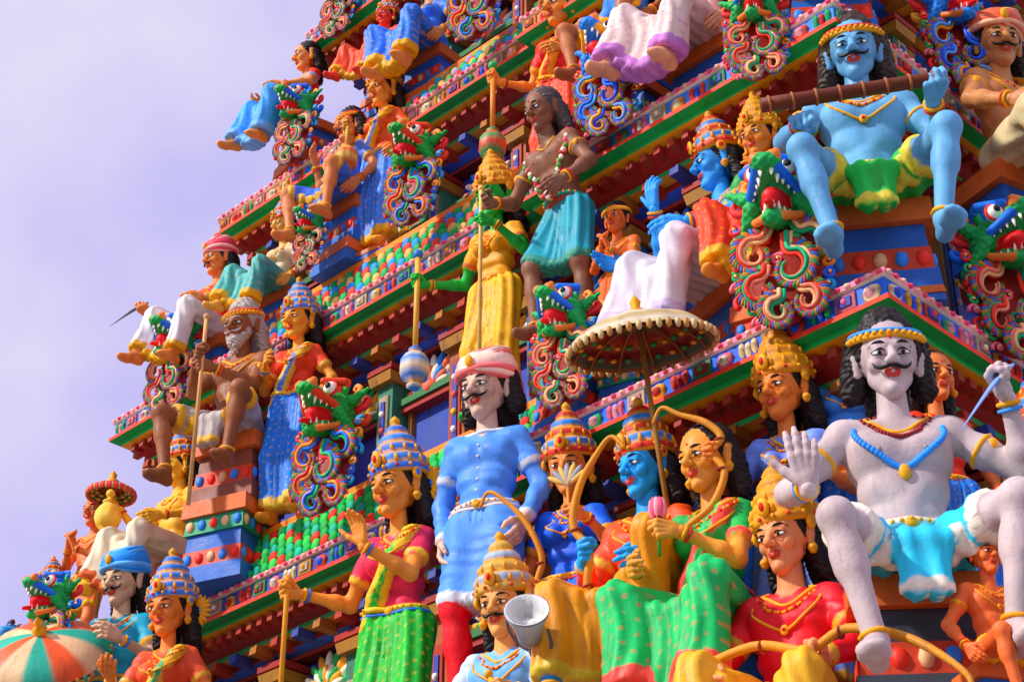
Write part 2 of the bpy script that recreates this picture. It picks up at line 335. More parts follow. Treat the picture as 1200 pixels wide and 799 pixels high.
    for q in surf(np.linspace(-1.3,1.3,11),.08,.014): ell(mb,q,.0085,pal[GOLD],n=6,m=5)
    b=surf([0.],.07,.010)[0]; ell(mb,b,(.024,.014,.022),pal[GOLD]); 
    if not top and not f:
        for s in(-1,1): ell(mb,surf([s*.62],.335,.0)[0],(.009,.006,.009),pal[SK]*.55,n=7,m=5)
        ell(mb,surf([0.],.135,-.001)[0],(.007,.004,.009),pal[SK]*.45,n=7,m=5)
    if coat and orn is None:
        for i in range(5): ell(mb,surf([0.],.14+i*.06,.003)[0],.0075,hx('#e8e4d8'),n=7,m=5)
        t2=np.linspace(-2.6,2.6,15); tube(mb,surf(t2,.475+0*t2,.0),.011,pal[TRIM],6)
    if orn:
        t2=np.linspace(-1.45,1.45,17); zz=.50-.09*np.cos(t2); tube(mb,surf(t2,zz,.004),.0075,pal[GOLD],6); 
        if orn=='beads':
            zz=.51-.24*np.cos(t2); pp=cr(surf(t2,zz,.006),3)
            for q in pp: ell(mb,q,.0115,hx(bead),n=7,m=5)
            c=surf([0.],.25,.012)[0]; ell(mb,c,(.02,.012,.028),pal[GOLD]); pp=cr(surf(t2,.51-.13*np.cos(t2),.006),2)
            for q in pp: ell(mb,q,.0085,hx('#7a2020'),n=6,m=5)
        elif orn=='garland':
            zz=.50-.42*np.cos(t2); pp=cr(surf(t2,zz,.02),2)
            for i,q in enumerate(pp):
                for _ in range(3): ell(mb,q+rs.randn(3)*.012,.017,hx(['#e06a7a','#f0e6d8','#c23a4a','#5a9a50'][(i+_)%4]),n=6,m=5)
        elif orn=='chain':
            pp=cr(surf(t2,.505-.135*np.cos(t2),.005),2)
            for i,q in enumerate(pp): ell(mb,q,.0075,pal[GOLD] if i%3 else pal[RED],n=6,m=5)
            zz=.50-.20*np.cos(t2); tube(mb,surf(t2,zz,.005),.006,pal[GOLD],6); c=surf([0.],.30,.01)[0]; ell(mb,c,(.018,.01,.022),pal[GOLD]); ell(mb,c+A_([0,-.008,0]),.008,pal[RED])
    tm,tp=head_t(sex,hairst,beard,mous,hat)
    ya,pi_,ro=[math.radians(q) for q in head]
    M=A_(Matrix.Rotation(ya,3,'Z')@Matrix.Rotation(pi_+.07,3,'X')@Matrix.Rotation(ro,3,'Y'))
    hc=T(0,-.012,.58)+A_([0,0,.1*hs]); mb.inst(tm,M*hs,hc,pal)
    if fan: 
        c=hc+M@A_([.12,.09,.0])
        for i in range(13):
            a=math.radians(-100+i*20); ell(mb,c+.055*A_([math.cos(a)*.8,0,math.sin(a)]),(.055,.016,.014),pal[GOLD],A=A_(Matrix.Rotation(-a,3,'Y')),n=7,m=5)
        ell(mb,c,(.035,.03,.035),pal[H1])
    top_=hc[2]+tp*hs
    for it in items:
        kd,hd=it[0],it[1]; G,ax,W,d,N=ends[hd]
        if kd=='staff': tube(mb,[G-ax*it[3],G,G+ax*it[2]],.0125,it[4],8); ell(mb,G+ax*it[2],.022,it[4])
        if kd=='mace':
            M2=A_([nz(np.cross(ax,[1,.3,.2])),np.cross(ax,nz(np.cross(ax,[1,.3,.2]))),ax]).T; tube(mb,[G-ax*it[3],G+ax*it[2]],.018,it[4],8)
            lathe(mb,[(.0,-.02),(.03,0),(.05,.02),(.03,.04),(.075,.07),(.095,.13),(.09,.19),(.06,.24),(.03,.26),(.045,.275),(.02,.30)],[it[5],it[5],it[6],it[4],it[5],it[6],it[5],it[6],it[4],it[5],it[5]],24,(.05,8),G-ax*(it[3]+.24),M2)
            ell(mb,G+ax*it[2],.035,it[5])
        if kd=='bow':
            s=nz(A_(it[4])) ; up,dn=it[2],it[3]
            pts=[G-ax*dn+s*.22-ax*.02,G-ax*dn+s*.14+ax*.03,G-ax*(dn*.7)+s*.02,G-ax*dn*.3-s*.05,G,G+ax*up*.3-s*.05,G+ax*up*.7+s*.02,G+ax*up+s*.14,G+ax*(up+.05)+s*.22,G+ax*(up-.02)+s*.27]
            tube(mb,cr(pts,6),[.008,.014,.017,.018,.016,.018,.017,.012,.010,.008],'#c08a38',8)
            for w_ in (-.25,.25): ring(mb,G+ax*(up if w_>0 else dn)*w_-s*.04,ax,.02,.006,'#7a3018',10)
        if kd=='club':
            tube(mb,cr([G-ax*it[3],G,G+ax*it[2]*.5,G+ax*it[2]],5),[.03,.028,.03,.034],'#5a2c16',10)
            for w_ in np.arange(-it[3]+.03,it[2],.09): ring(mb,G+ax*w_,ax,.029,.006,'#8a5a38',12)
        if kd=='knife': tube(mb,cr([G-ax*.05,G+ax*.08,G+ax*.3+A_([0,0,-.04])],4),[.014,.018,.002],it[2],8,sq=.4)
        if kd=='lotus':
            for i in range(10):
                a=i*2*math.pi/10; ell(mb,G+ax*.1+A_([math.cos(a)*.022,math.sin(a)*.022,.0]),(.016,.016,.045),hx('#e0607a') if i%2 else hx('#f0a0a8'),n=7,m=5)
            tube(mb,[G-ax*.1,G+ax*.08],.008,'#3f8a40',6)
        if kd=='fanleaf':
            for i in range(7):
                a=math.radians(-60+i*20); q=G+ax*.16; ell(mb,q+ax*.05*math.cos(a)+A_([math.sin(a)*.06,0,0]),(.018,.012,.07),hx('#8a8f9a') if i%2 else hx('#c8a860'),A=A_(Matrix.Rotation(a,3,'Y')),n=7,m=5)
            tube(mb,[G-ax*.1,G+ax*.14],.01,'#b08030',6)
    if seat and pz-.1>.06: plinth(mb,0,pz-.09,.40,.34,.09,pal[PED])
    return mb,top_
# ---------------------------------------------------------------- materials
def mat_paint(name,rough=.5,grime=.6,bump=.3):
    m=bpy.data.materials.new(name); m.use_nodes=True; N=m.node_tree.nodes; Lk=m.node_tree.links; b=N['Principled BSDF']
    at=N.new('ShaderNodeAttribute'); at.attribute_name='Col'; ge=N.new('ShaderNodeNewGeometry')
    def noise(sc,de,ro,vec):
        n=N.new('ShaderNodeTexNoise'); n.inputs['Scale'].default_value=sc; n.inputs['Detail'].default_value=de; n.inputs['Roughness'].default_value=ro; Lk.new(vec,n.inputs['Vector']); return n.outputs[0]
    def mr(src,a,b_,c,d):
        n=N.new('ShaderNodeMapRange'); n.inputs[1].default_value=a; n.inputs[2].default_value=b_; n.inputs[3].default_value=c; n.inputs[4].default_value=d; Lk.new(src,n.inputs[0]); return n.outputs[0]
    P=ge.outputs['Position']
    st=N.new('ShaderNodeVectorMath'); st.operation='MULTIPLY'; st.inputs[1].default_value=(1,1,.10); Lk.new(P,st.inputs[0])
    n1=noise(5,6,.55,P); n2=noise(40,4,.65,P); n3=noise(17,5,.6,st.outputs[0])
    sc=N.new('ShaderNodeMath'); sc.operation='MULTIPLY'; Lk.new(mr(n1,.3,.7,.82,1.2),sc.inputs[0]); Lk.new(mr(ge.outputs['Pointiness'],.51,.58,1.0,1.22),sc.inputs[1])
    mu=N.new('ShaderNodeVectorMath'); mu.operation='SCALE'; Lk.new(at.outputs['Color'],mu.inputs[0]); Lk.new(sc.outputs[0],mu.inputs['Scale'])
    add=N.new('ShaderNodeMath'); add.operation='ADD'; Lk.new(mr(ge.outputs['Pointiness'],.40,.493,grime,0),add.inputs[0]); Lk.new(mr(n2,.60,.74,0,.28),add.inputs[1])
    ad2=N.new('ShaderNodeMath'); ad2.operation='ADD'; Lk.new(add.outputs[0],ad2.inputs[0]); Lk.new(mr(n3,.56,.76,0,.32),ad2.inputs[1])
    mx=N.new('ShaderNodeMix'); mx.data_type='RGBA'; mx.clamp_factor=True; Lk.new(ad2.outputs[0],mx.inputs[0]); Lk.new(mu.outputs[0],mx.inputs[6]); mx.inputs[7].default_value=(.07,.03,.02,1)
    Lk.new(mx.outputs[2],b.inputs['Base Color'])
    Lk.new(mr(n1,.3,.7,rough-.06,rough+.2),b.inputs['Roughness']); b.inputs['Specular IOR Level'].default_value=.35
    bp=N.new('ShaderNodeBump'); bp.inputs['Strength'].default_value=bump; bp.inputs['Distance'].default_value=.01; Lk.new(n2,bp.inputs['Height']); Lk.new(bp.outputs[0],b.inputs['Normal'])
    return m
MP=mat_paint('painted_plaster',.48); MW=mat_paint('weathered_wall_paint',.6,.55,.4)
def mat_plain(name,c,c2,sc,rough=.85):
    m=bpy.data.materials.new(name); m.use_nodes=True; N=m.node_tree.nodes; Lk=m.node_tree.links; b=N['Principled BSDF']
    n=N.new('ShaderNodeTexNoise'); n.inputs['Scale'].default_value=sc; n.inputs['Detail'].default_value=8; ra=N.new('ShaderNodeValToRGB')
    ra.color_ramp.elements[0].color=(*c,1); ra.color_ramp.elements[1].color=(*c2,1); Lk.new(n.outputs[0],ra.inputs[0]); Lk.new(ra.outputs[0],b.inputs['Base Color']); b.inputs['Roughness'].default_value=rough; return m
# ---------------------------------------------------------------- camera (standing on the street, looking up at the corner)
TH=math.radians(31.2); q=.70710678
Fh=A_([-q,q,0]); Rr=A_([q,q,0]); Zz=A_([0,0,1.])
CAM=A_([4.045,-6.562,1.6]); FW=Fh*math.cos(TH)+Zz*math.sin(TH); UP=-Fh*math.sin(TH)+Zz*math.cos(TH)
cd=bpy.data.cameras.new('camera'); cam=bpy.data.objects.new('camera',cd); bpy.context.scene.collection.objects.link(cam)
cam.matrix_world=Matrix(((Rr[0],UP[0],-FW[0],CAM[0]),(Rr[1],UP[1],-FW[1],CAM[1]),(Rr[2],UP[2],-FW[2],CAM[2]),(0,0,0,1)))
cd.lens=66; cd.sensor_width=36; cd.clip_end=5000; cd.clip_start=.05; bpy.context.scene.camera=cam
# ---------------------------------------------------------------- tower
Zf=[3.9,6.56,8.63,10.34,12.1,13.8,15.3]; E=[-.7,0,.3,.6,.9,1.2,1.5]; XL=[-8.9,-7.9,-7.2,-6.5,-5.9,-5.3,-4.8]; YB=[6.6,5.9,5.6,5.3,5.0,4.7,4.4]
J=.12; RIS=[0,.42,.35,.25,.2,.2,0]; WIN=.5
def outline(k):
    e,xl,yb=E[k],XL[k],YB[k]; xj=-e-2.45; yj=e+2.0; xq=xl+1.7
    return [(xl,yb,-1,1),(xl,e,-1,-1),(xq,e,1,-1),(xq,e+J,1,-1),(xj,e+J,-1,-1),(xj,e,-1,-1),(-e,e,1,-1),(-e,yj,1,1),(-e-J,yj,1,1),(-e-J,yb,1,1)]
def poly(k,o): return [A_([x+sx*o,y+sy*o]) for x,y,sx,sy in outline(k)]
def sweep(mb,k,prof,z0):
    for (o1,z1,c),(o2,z2,_) in zip(prof,prof[1:]):
        a=poly(k,o1); b=poly(k,o2); n=len(a)
        for i in range(n):
            j=(i+1)%n; V=[(*a[i],z0+z1),(*a[j],z0+z1),(*b[j],z0+z2),(*b[i],z0+z2)]
            mb.add(V,[[0,3,2,1]],c,flat=True)
def edges(k,o,mn=.0):
    p=poly(k,o)
    for i in range(len(p)-1):
        d=p[i+1]-p[i]; L=np.linalg.norm(d)
        if L<=mn: continue
        t=d/L; yield i,p[i],t,A_([t[1],-t[0]]),L
def ob(mb,p,t,n,s,z,C,taper=1.0):
    M=A_([[t[0],n[0],0],[t[1],n[1],0],[0,0,1]]); box(mb,(p[0],p[1],z),s,C,M,taper)
tower=bpy.data.objects.new('temple_tower',None); bpy.context.scene.collection.objects.link(tower)
BAND=['#3f74c8','#2868c8','#4f88d8','#d08a68','#4f7fc4','#4f7fc4','#4f7fc4']
def leaf(mb,c,t,n,sx,sz,col):
    M=A_([[t[0],n[0],0],[t[1],n[1],0],[0,0,1]]); ell(mb,c,(sx,.02,sz),col,A=M,n=8,m=5)
for k in range(7):
    mb=MB(); z=Zf[k]
    prof=[(-1.3,0,'#a08a78'),(0,0,'#e08aa0'),(0,-.03,'#f0e0c8'),(-.02,-.038,BAND[k]),(-.02,-.15,'#f2e6d0'),(.012,-.158,'#d84a34'),(.012,-.185,'#2fa058'),(-.06,-.192,'#2fa058'),(-.06,-.225,'#e8a828'),
      (-.13,-.235,'#8a2418'),(-.17,-.30,'#8a2418'),(-.22,-.335,'#2f9a5a'),(-.22,-.365,'#d9a34a'),(-.31,-.372,'#7a2416'),(-.31,-.42,'#3a6ac8'),(-.40,-.428,'#b0482c'),(-.40,-.455,'#6a2016'),(-WIN,-.46,'#2250a0'),(-WIN,-.47,'#2250a0')]
    sweep(mb,k,prof,z)
    for i,p,t,n,L in edges(k,-.02,.2):
        m=max(1,int(round(L/.15))); st=L/m
        for j in range(m):
            c=p+t*(j+.5)*st+n*.004; ty=(j+k)%3
            cc=['#e8543a','#f0dcb4','#1fa068','#f4a820','#e87890'][(j*2+k)%5]; c2=['#f4e4c6','#1f58c8','#f0a8b0','#b0202a'][(j//3+k)%4]
            if ty==0:
                ob(mb,c,t,n,(st*.8,.018,.086),z-.094,cc); ob(mb,c+n*.012,t,n,(st*.5,.014,.05),z-.094,c2); ell(mb,(*(c+n*.02),z-.094),(.016,.016,.016),cc,n=6,m=5)
            elif ty==1:
                leaf(mb,(*c,z-.10),t,n,st*.40,.046,cc); leaf(mb,(*(c+n*.012),z-.105),t,n,st*.22,.03,c2)
            else:
                for w_ in(-1,0,1): leaf(mb,(*(c+t*w_*st*.27),z-.098+.008*abs(w_)),t,n,st*.14,.045,[cc,c2][w_==0])
    for i,p,t,n,L in edges(k,.0,.2):
        m=int(L/.06)
        if k<5:
            for j in range(m): ell(mb,(*(p+t*(j+.5)*L/m+n*.002),z-.016),(.02,.02,.014),['#f0c8b0','#d05a6a'][j%2],n=6,m=4)
    for i,p,t,n,L in edges(k,-.13,.2):
        m=max(2,int(L/.105)); 
        for j in range(m): ob(mb,p+t*(j+.5)*L/m,t,n,(.05,.09,.055),z-.272,['#d83a24','#e8603a'][j%2],.9)
        m=max(2,int(L/.21))
        for j in range(m): ob(mb,p+t*(j+.5)*L/m-n*.12,t,n,(.07,.16,.06),z-.40,['#d8482c','#2f62c0','#e8982c'][j%3],.9)
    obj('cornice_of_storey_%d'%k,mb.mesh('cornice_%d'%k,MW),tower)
    if RIS[k]:
        mb=MB(); r=RIS[k]; xj=-E[k]-2.45; xq=XL[k]+1.7; y0=E[k]+J
        x0,x1=xq+.0,xj-.0; dep=.17 if k==1 else .12
        mb.add([(x0,y0+.02,z),(x1,y0+.02,z),(x1,y0+dep,z+r-.05),(x0,y0+dep,z+r-.05)],[[0,1,2,3]],'#256b48',flat=True)
        box(mb,((x0+x1)/2,y0+dep+.45,z+r/2-.012),(x1-x0-.01,.9,r+.02),'#2f6a9a')
        box(mb,((x0+x1)/2,y0+dep+.015,z+r-.025),(x1-x0,.07,.05),'#e88a38')
        rows=5 if k==1 else 4
        for a in range(rows):
            m=int((x1-x0)/.085)
            for j in range(m):
                x=x0+(j+.5+(a%2)*.5-.25)*(x1-x0)/m; f=(a+.4)/rows
                ell(mb,(x,y0+.02+(dep-.02)*f-.01,z+(r-.05)*f),(.046,.024,.05),[['#1f9a50','#47b858','#d83a24','#1f9a50','#2aa48a'],['#1f9a5a','#d04a34','#3f8fd8','#1f9a5a','#e0b070']][k!=1][(a*2+j)%5],n=7,m=5)
        obj('tiled_eave_of_storey_%d'%k,mb.mesh('eave_%d'%k,MW),tower)
def rosette(mb,c,t,n,R,cols):
    cnt=9
    for rg,(rr,ln) in enumerate(((R*.72,R*.34),(R*.42,R*.26))):
        for i in range(cnt):
            a=math.pi*(i+.5)/cnt; q_=A_([t[0]*math.cos(a)*rr,t[1]*math.cos(a)*rr,math.sin(a)*rr])
            X=A_([t[0]*math.cos(a),t[1]*math.cos(a),math.sin(a)]); Nn=A_([n[0],n[1],0]); Y=np.cross(Nn,X)
            ell(mb,A_(c)+q_+Nn*(.02+.02*rg),(ln,R*.11,.03),cols[(i+rg)%len(cols)],A=A_([X,Y,Nn]).T,n=8,m=6)
    ell(mb,A_(c)+A_([n[0],n[1],0])*.05,(R*.2,R*.2,R*.2),cols[-1])
for k in range(6):
    mb=MB(); kk=k+1; z0=Zf[k]; z1=Zf[kk]-.46
    sweep(mb,kk,[(-WIN,z1-z0,'#1f50c8'),(-WIN,0,'#1f50c8')],z0)
    H=z1-z0
    for i,p,t,n,L in edges(kk,-WIN,.45):
        m=max(1,int(round(L/.82))); st=(L-.16)/m
        for j in range(m+1):
            c=p+t*(.08+j*st)+n*.09; f=['#e8843c','#4fa2e8','#e8c080','#2fa888'][(j+k)%4]; g=['#f0e0b8','#e84a3a','#3f8fe8'][(j+k)%3]
            ob(mb,c,t,n,(.15,.18,H-.004),z0+H/2,f); ob(mb,c+n*.095,t,n,(.09,.02,H*.8),z0+H*.45,g); ob(mb,c+n*.108,t,n,(.04,.014,H*.74),z0+H*.45,'#2f5fc8')
            ob(mb,c+n*.02,t,n,(.21,.24,.07),z0+H-.12,'#e0a83a',1.12); ob(mb,c+n*.02,t,n,(.25,.27,.04),z0+H-.05,'#c83a2c'); ob(mb,c+n*.02,t,n,(.22,.25,.12),z0+.06,'#3fa868')
            for w in range(9): ell(mb,(*(c+n*.115),z0+H*.12+w*H*.08),(.022,.022,.026),['#e8c040','#e86a5a','#f0e8d8'][w%3],n=6,m=5)
        for j in range(m):
            c=p+t*(.08+(j+.5)*st)
            ob(mb,c+n*.01,t,n,(st-.17,.016,H-.3),z0+H/2-.1,['#1f68e0','#1850c8'][j%2])
            for sx in(-1,1): ob(mb,c+n*.03+t*sx*(st/2-.12),t,n,(.03,.05,H-.4),z0+H/2-.14,['#e8a048','#e8e0c8'][j%2])
            ob(mb,c+n*.06,t,n,(st-.16,.12,.05),z0+H-.30,'#2fa060'); ob(mb,c+n*.05,t,n,(st-.16,.1,.04),z0+H-.35,'#d23a30')
            rosette(mb,(*(c+n*.04),z0+H-.27),t,n,min(st*.42,.26),[['#3fa060','#f0e8d0','#e8a848'],['#3a86c8','#e8dcc8','#e07a5a']][(j+k)%2])
    obj('wall_of_storey_%d'%k,mb.mesh('wall_%d'%k,MW),tower)
mb=MB(); cy=(E[6]+YB[6])/2
pr=[(cy-1.2*math.cos(a),Zf[6]+.02+1.9*math.sin(a)) for a in np.linspace(0,math.pi,17)]
for (y1,a1),(y2,a2) in zip(pr,pr[1:]): mb.add([(XL[6]+.4,y1,a1),(-E[6]-.4,y1,a1),(-E[6]-.4,y2,a2),(XL[6]+.4,y2,a2)],[[0,1,2,3]],'#b8603c',flat=True)
for x,s_ in((XL[6]+.4,-1),(-E[6]-.4,1)):
    for (y1,a1),(y2,a2) in zip(pr,pr[1:]): mb.add([(x,cy,Zf[6]),(x,y1,a1),(x,y2,a2)],[[0,1,2]],'#3f8a60',flat=True)
for j in range(7): lathe(mb,[(.08,0),(.16,.12),(.18,.25),(.08,.36),(.05,.42),(.09,.47),(.02,.6),(.001,.75)],'#d8a22a',18,t=(XL[6]+.7+j*(abs(XL[6]-(-E[6]))-1.4)/6,cy,Zf[6]+1.88))
obj('barrel_roof',mb.mesh('roof',MW),tower)
mb=MB(); sweep(mb,0,[(-.3,-.46,'#c9b48c'),(-.3,-Zf[0],'#c9b48c')],Zf[0])
sweep(mb,0,[(.05,.6,'#9a8a72'),(.05,0,'#9a8a72')],0)
for i,p,t,n,L in edges(0,-.3,.4):
    m=max(1,int(round(L/1.1)))
    for j in range(m+1): ob(mb,p+t*(.1+j*(L-.2)/m)+n*.06,t,n,(.2,.12,2.84),2.02,'#d8c8a0')
obj('base_wall',mb.mesh('base',MW),tower)
g=bpy.data.meshes.new('ground'); S=1500; g.from_pydata([(-S,-S,0),(S,-S,0),(S,S,0),(-S,S,0)],[],[(0,1,2,3)]); g.materials.append(mat_plain('paving',(.16,.15,.14),(.28,.26,.24),3)); obj('ground',g)
# ---------------------------------------------------------------- dragons
def dragon(v):
    hd,ac,sc_={'a':('#189a44','#e0502a',['#d8303a','#f0a050','#2f70d8','#1fa060']),'b':('#20a058','#2070d0',['#e0402a','#f09078','#f0c090','#189a70']),'c':('#2f86d8','#e8b040',['#2f70d8','#6fa8e8','#e8a030','#2050b8'])}[v]
    mb=MB(); G_,Rd,Wh,Bl,Or=0,1,2,3,4; pal=A_([hx(hd),hx('#c81820'),hx('#f4ecd8'),hx(ac),hx('#f08a4a')])
    mb.A=np.eye(3)*1.62
    p=[cap((0,.02,.02),(0,.02,.02),.115,role=0,sc=(1,.9,1)),cap((0,-.05,.02),(0,-.2,.045),.075,.05,0,(1,1,.7)),cap((0,-.05,-.09),(0,-.14,-.155),.05,.034,0,(1,1,.7)),
       cap((0,-.05,-.03),(0,-.14,-.06),.055,.035,Rd),cap((0,-.12,-.09),(0,-.22,-.14),.018,.012,Rd)]
    for s in(-1,1):
        p+=[cap((s*.035,-.215,.065),(s*.04,-.21,.08),.026,.018,Or),cap((s*.03,-.2,.035),(s*.085,-.09,.0),.02,.018,Bl),cap((s*.03,-.12,.13),(s*.11,-.06,.135),.018,.022,Bl),
            cap((s*.09,-.05,-.03),(s*.13,-.0,-.1),.035,.02,G_),cap((s*.03,-.14,-.15),(s*.08,-.05,-.095),.014,.016,Or),cap((s*.12,.0,.06),(s*.2,.02,.12),.03,.008,G_)]
    V,F,R,g=sculpt(p,.006,.006); sc_m=R==0; V[sc_m]+=g[sc_m]*(.005*np.sin(V[sc_m,0]*150)*np.sin(V[sc_m,1]*150)*np.sin(V[sc_m,2]*150))[:,None]; mb.add(V,F,pal[R])
    for s in(-1,1):
        ell(mb,(s*.06,-.1,.088),.036,'#f6f2e6'); ell(mb,(s*.064,-.13,.09),(.016,.01,.017),'#0a0808'); ring(mb,(s*.06,-.105,.088),(s*.15,-1,0),.037,.008,'#c23a2a',14)
        for j in range(5):
            f=j/4; b=A_([s*(.02+.055*f),-.205+.12*f,.012-.008*f]); tube(mb,[b,b+A_([0,-.006,-.045 if j in(1,) else -.03])],[.010,.002],'#f6f0dc',6)
        for j in range(4):
            f=j/3; b=A_([s*(.012+.04*f),-.165+.09*f,-.128+.02*f]); tube(mb,[b,b+A_([0,-.004,.04 if j==1 else .025])],[.008,.002],'#f6f0dc',6)
        for j in range(7):
            a=math.radians(100-j*31) ; c=A_([s*math.cos(a)*.13,.02+.01*j,math.sin(a)*.13+.02]); o=A_([s*math.cos(a),0,math.sin(a)]); pt=np.cross(o,[0,1,0])*s
            tube(mb,cr([c-o*.03,c+o*.025,c+o*.055+pt*.015,c+o*.055+pt*.045,c+o*.03+pt*.045,c+o*.03+pt*.03],4),[.019,.019,.016,.012,.009,.007],[ac,hd,'#f09a4a','#e04040'][j%4],7)
    ell(mb,(0,-.04,.165),(.03,.03,.045),'#e8b040'); ell(mb,(0,-.06,.15),(.014,.02,.02),'#c02028')
    mb.A=np.eye(3)
    def ribbon(pts,y,w=.026,r=.0150,fl=1,sh0=0,nl=3):
        P=cr([(x,y-.02*math.sin(i*.8),z) for i,(x,z) in enumerate(pts)],8); tg=np.gradient(P,axis=0); tg/=np.linalg.norm(tg,axis=1)[:,None]
        nr=np.stack([-tg[:,2],0*tg[:,0],tg[:,0]],1)*fl; sh=np.linspace(1,.45,len(P))[:,None]
        for j in range(nl): tube(mb,P+nr*(j-(nl-1)/2)*w*sh+A_([0,-.016*(j%2),0]),np.linspace(r,r*.5,len(P)),sc_[(j+sh0)%4],7)
        for i in range(2,len(P)-6,2):
            o=nr[i]*-1; q_=P[i]+o*(nl/2+.7)*w*sh[i]; X=nz(o+tg[i]*.8); Y=np.cross([0,1,0],X)
            ell(mb,q_,(.040*sh[i,0]+.006,.016,.013),['#f0a030','#18a068','#e04040','#3078d8'][(i//2)%4],A=A_([X,Y,[0,1,0]]).T[:, [0,2,1]],n=7,m=5)
    def spiral(x0,z0,x,z,R,fl,y,sh0): # stem from (x0,z0) winding into a spiral centred at (x,z)
        t=np.linspace(0,1,9); a0=math.atan2(z0-z,x0-x); a=a0+fl*t*5.6; rr=R*(1-.72*t)
        ribbon([(x0,z0)]+[(x+r_*math.cos(b_),z+r_*math.sin(b_)) for r_,b_ in zip(rr,a)],y,fl=fl,sh0=sh0)
    spiral(-.06,-.16,-.15,-.36,.115,1,-.05,0); spiral(.08,-.15,.17,-.34,.105,-1,-.06,1)
    spiral(.05,-.28,.06,-.53,.12,-1,-.10,2); spiral(-.10,-.46,-.13,-.63,.10,1,-.06,3); spiral(.10,-.6,.13,-.74,.085,-1,-.05,0); spiral(-.02,-.66,-.03,-.80,.08,1,-.07,1)
    def curl(c,a0,R,col,fl):
        t=np.linspace(0,1,16); a=a0+fl*t*7.2; rr=R*(1-.78*t)
        tube(mb,np.stack([c[0]+rr*np.cos(a),np.full(16,c[1])-.02*t,c[2]+rr*np.sin(a)],1),np.linspace(R*.34,R*.18,16),col,7); ell(mb,(c[0],c[1]-.025,c[2]),R*.26,'#f0c890',n=7,m=5)
    cl=['#e03a30','#2090c0','#18a060','#f09838','#e87888','#3068d0']
    rr_=np.random.RandomState(3); i=0
    for z_ in np.arange(-.14,-.88,-.085):
        w=.26-.14*max(0,(-z_-.6)/.26)
        for s in(-1,1): curl((s*(w+rr_.rand()*.03),.0,z_+rr_.rand()*.03),rr_.rand()*6,.038+rr_.rand()*.02,cl[i%6],s); i+=1
        if i%4==0: curl((rr_.rand()*.2-.1,-.01,z_),rr_.rand()*6,.045,cl[(i+2)%6],1)
    V,F,R,g=sculpt([cap((0,.04,-.12),(0,.05,-.4),.13,.22,0,(1,.3,1)),cap((0,.05,-.4),(-.03,.05,-.68),.22,.15,0,(1,.3,1))],.02,.01); mb.add(V,F,hx('#8a2a1a'))
    return mb.mesh('dragon_'+v,MP)
DM={v:dragon(v) for v in 'abc'}
for x,y,z,s,var,yaw in [(-.53,-.06,7.14,.86,'b',25),(.06,1.06,7.14,.82,'b',60),(-2.05,-.06,7.13,.66,'b',15),(-4.07,-.06,7.30,.8,'a',15),(-6.35,.24,8.95,.72,'b',15),(-3.69,.24,9.31,.7,'a',15),(-4.78,.24,9.26,.46,'b',10),
    (-1.92,.24,9.13,.74,'c',15),(-5.44,.54,10.84,.64,'b',10),(-5.91,-.76,6.40,.62,'b',10),(-.79,.24,8.80,.62,'b',30),(-.24,1.5,9.23,.74,'c',60),(-3.41,.54,10.95,.74,'a',15),(-5.37,.84,12.22,.6,'b',10)]:
    o=obj('dragon_sculpture',DM[var]); o.location=(x,y,z); o.rotation_euler=(math.radians(-4),0,math.radians(yaw)); o.scale=(s,s,s)
# ---------------------------------------------------------------- statues: (x,y,z of the top of the head-dress), storey, scale, yaw, extra floor height
def place(name,p,tier,s,yaw,rz=0,**kw):
    mb,top=figure(**kw); zf=Zf[tier]+rz
    zo=p[2]-zf-s*top
    if zo>.02: plinth(mb,-zo/s,0,.40,.34,.04,'#2f5fa0')
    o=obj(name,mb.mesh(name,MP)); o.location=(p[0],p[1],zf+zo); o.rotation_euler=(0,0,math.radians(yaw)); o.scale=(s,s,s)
CR='#e0b24a'; ora='#e08a4a'
# storey 0
place('turbaned_man_statue',(-5.75,-.35,6.84),0,1.08,25,skin='#d8b898',top='#1fa0b8',bot='#2a8aa8',hat='turban',h1='#2f86c8',h2='#6aa8d8',mous=True,head=(-10,8,0),L=(.02,.25,-.2,'relax'))
place('crowned_woman_statue',(-4.96,-.5,6.53),0,1.08,25,skin=ora,top='#e0603a',bot='#2fa070',trim=CR,h1='#3a78c0',h2='#3a78c0',sex='f',saree=True,fan=True,head=(-5,5,0),R=(.02,.3,-.2,'relax',(1,0,0)))
place('crowned_child_statue',(-6.14,-.25,6.49),0,.8,10,skin='#e0b060',top='#e0d8c0',bot='#d8b050',hat='crown')
place('green_saree_woman_statue',(-2.97,-.4,6.70),0,1.15,15,skin='#e09a4c',top='#d83a5a',bot='#1fae3c',trim='#e8c040',sleeve='#d83a5a',h1='#3a6fb8',h2='#4a86c8',sex='f',saree=True,fan=True,head=(-12,6,0),lean=(.0,.03),
  R=(.3,.16,-.22,'grip',(0,0,1)),L=(-.12,.32,-.14,'open',(-.7,0,.3),(-.1,.3,1)),items=[('staff','R',.05,.8,'#c89030')])
place('blue_coat_man_statue',(-2.41,-.3,6.96),0,1.14,20,skin='#d4b8a4',top='#5f94e0',bot='#6f9fe0',pants='#c81c2c',trim='#c8ccd0',coat=.95,hem=0,hat='turban',h1='#ecd0c0',h2='#d87878',mous=True,hairst='bushy',longs=True,head=(-8,6,0),
  R=(.05,.03,-.5,'relax',(0,1,0)),L=(.07,.08,-.48,'relax',(0,1,0)),orn=None)
place('blue_dress_woman_statue',(-1.98,-.1,6.53),0,1.0,20,skin='#dc9254',top='#1f62e0',bot='#1f62e0',trim=CR,sex='f',coat=1.2,head=(5,8,0),R=(.06,.1,-.42,'grip',(0,.2,1)),L=(.05,.28,-.14,'grip',(0,.1,1)),items=[('bow','R',.5,.45,(-1,0,0)),('fanleaf','L')])
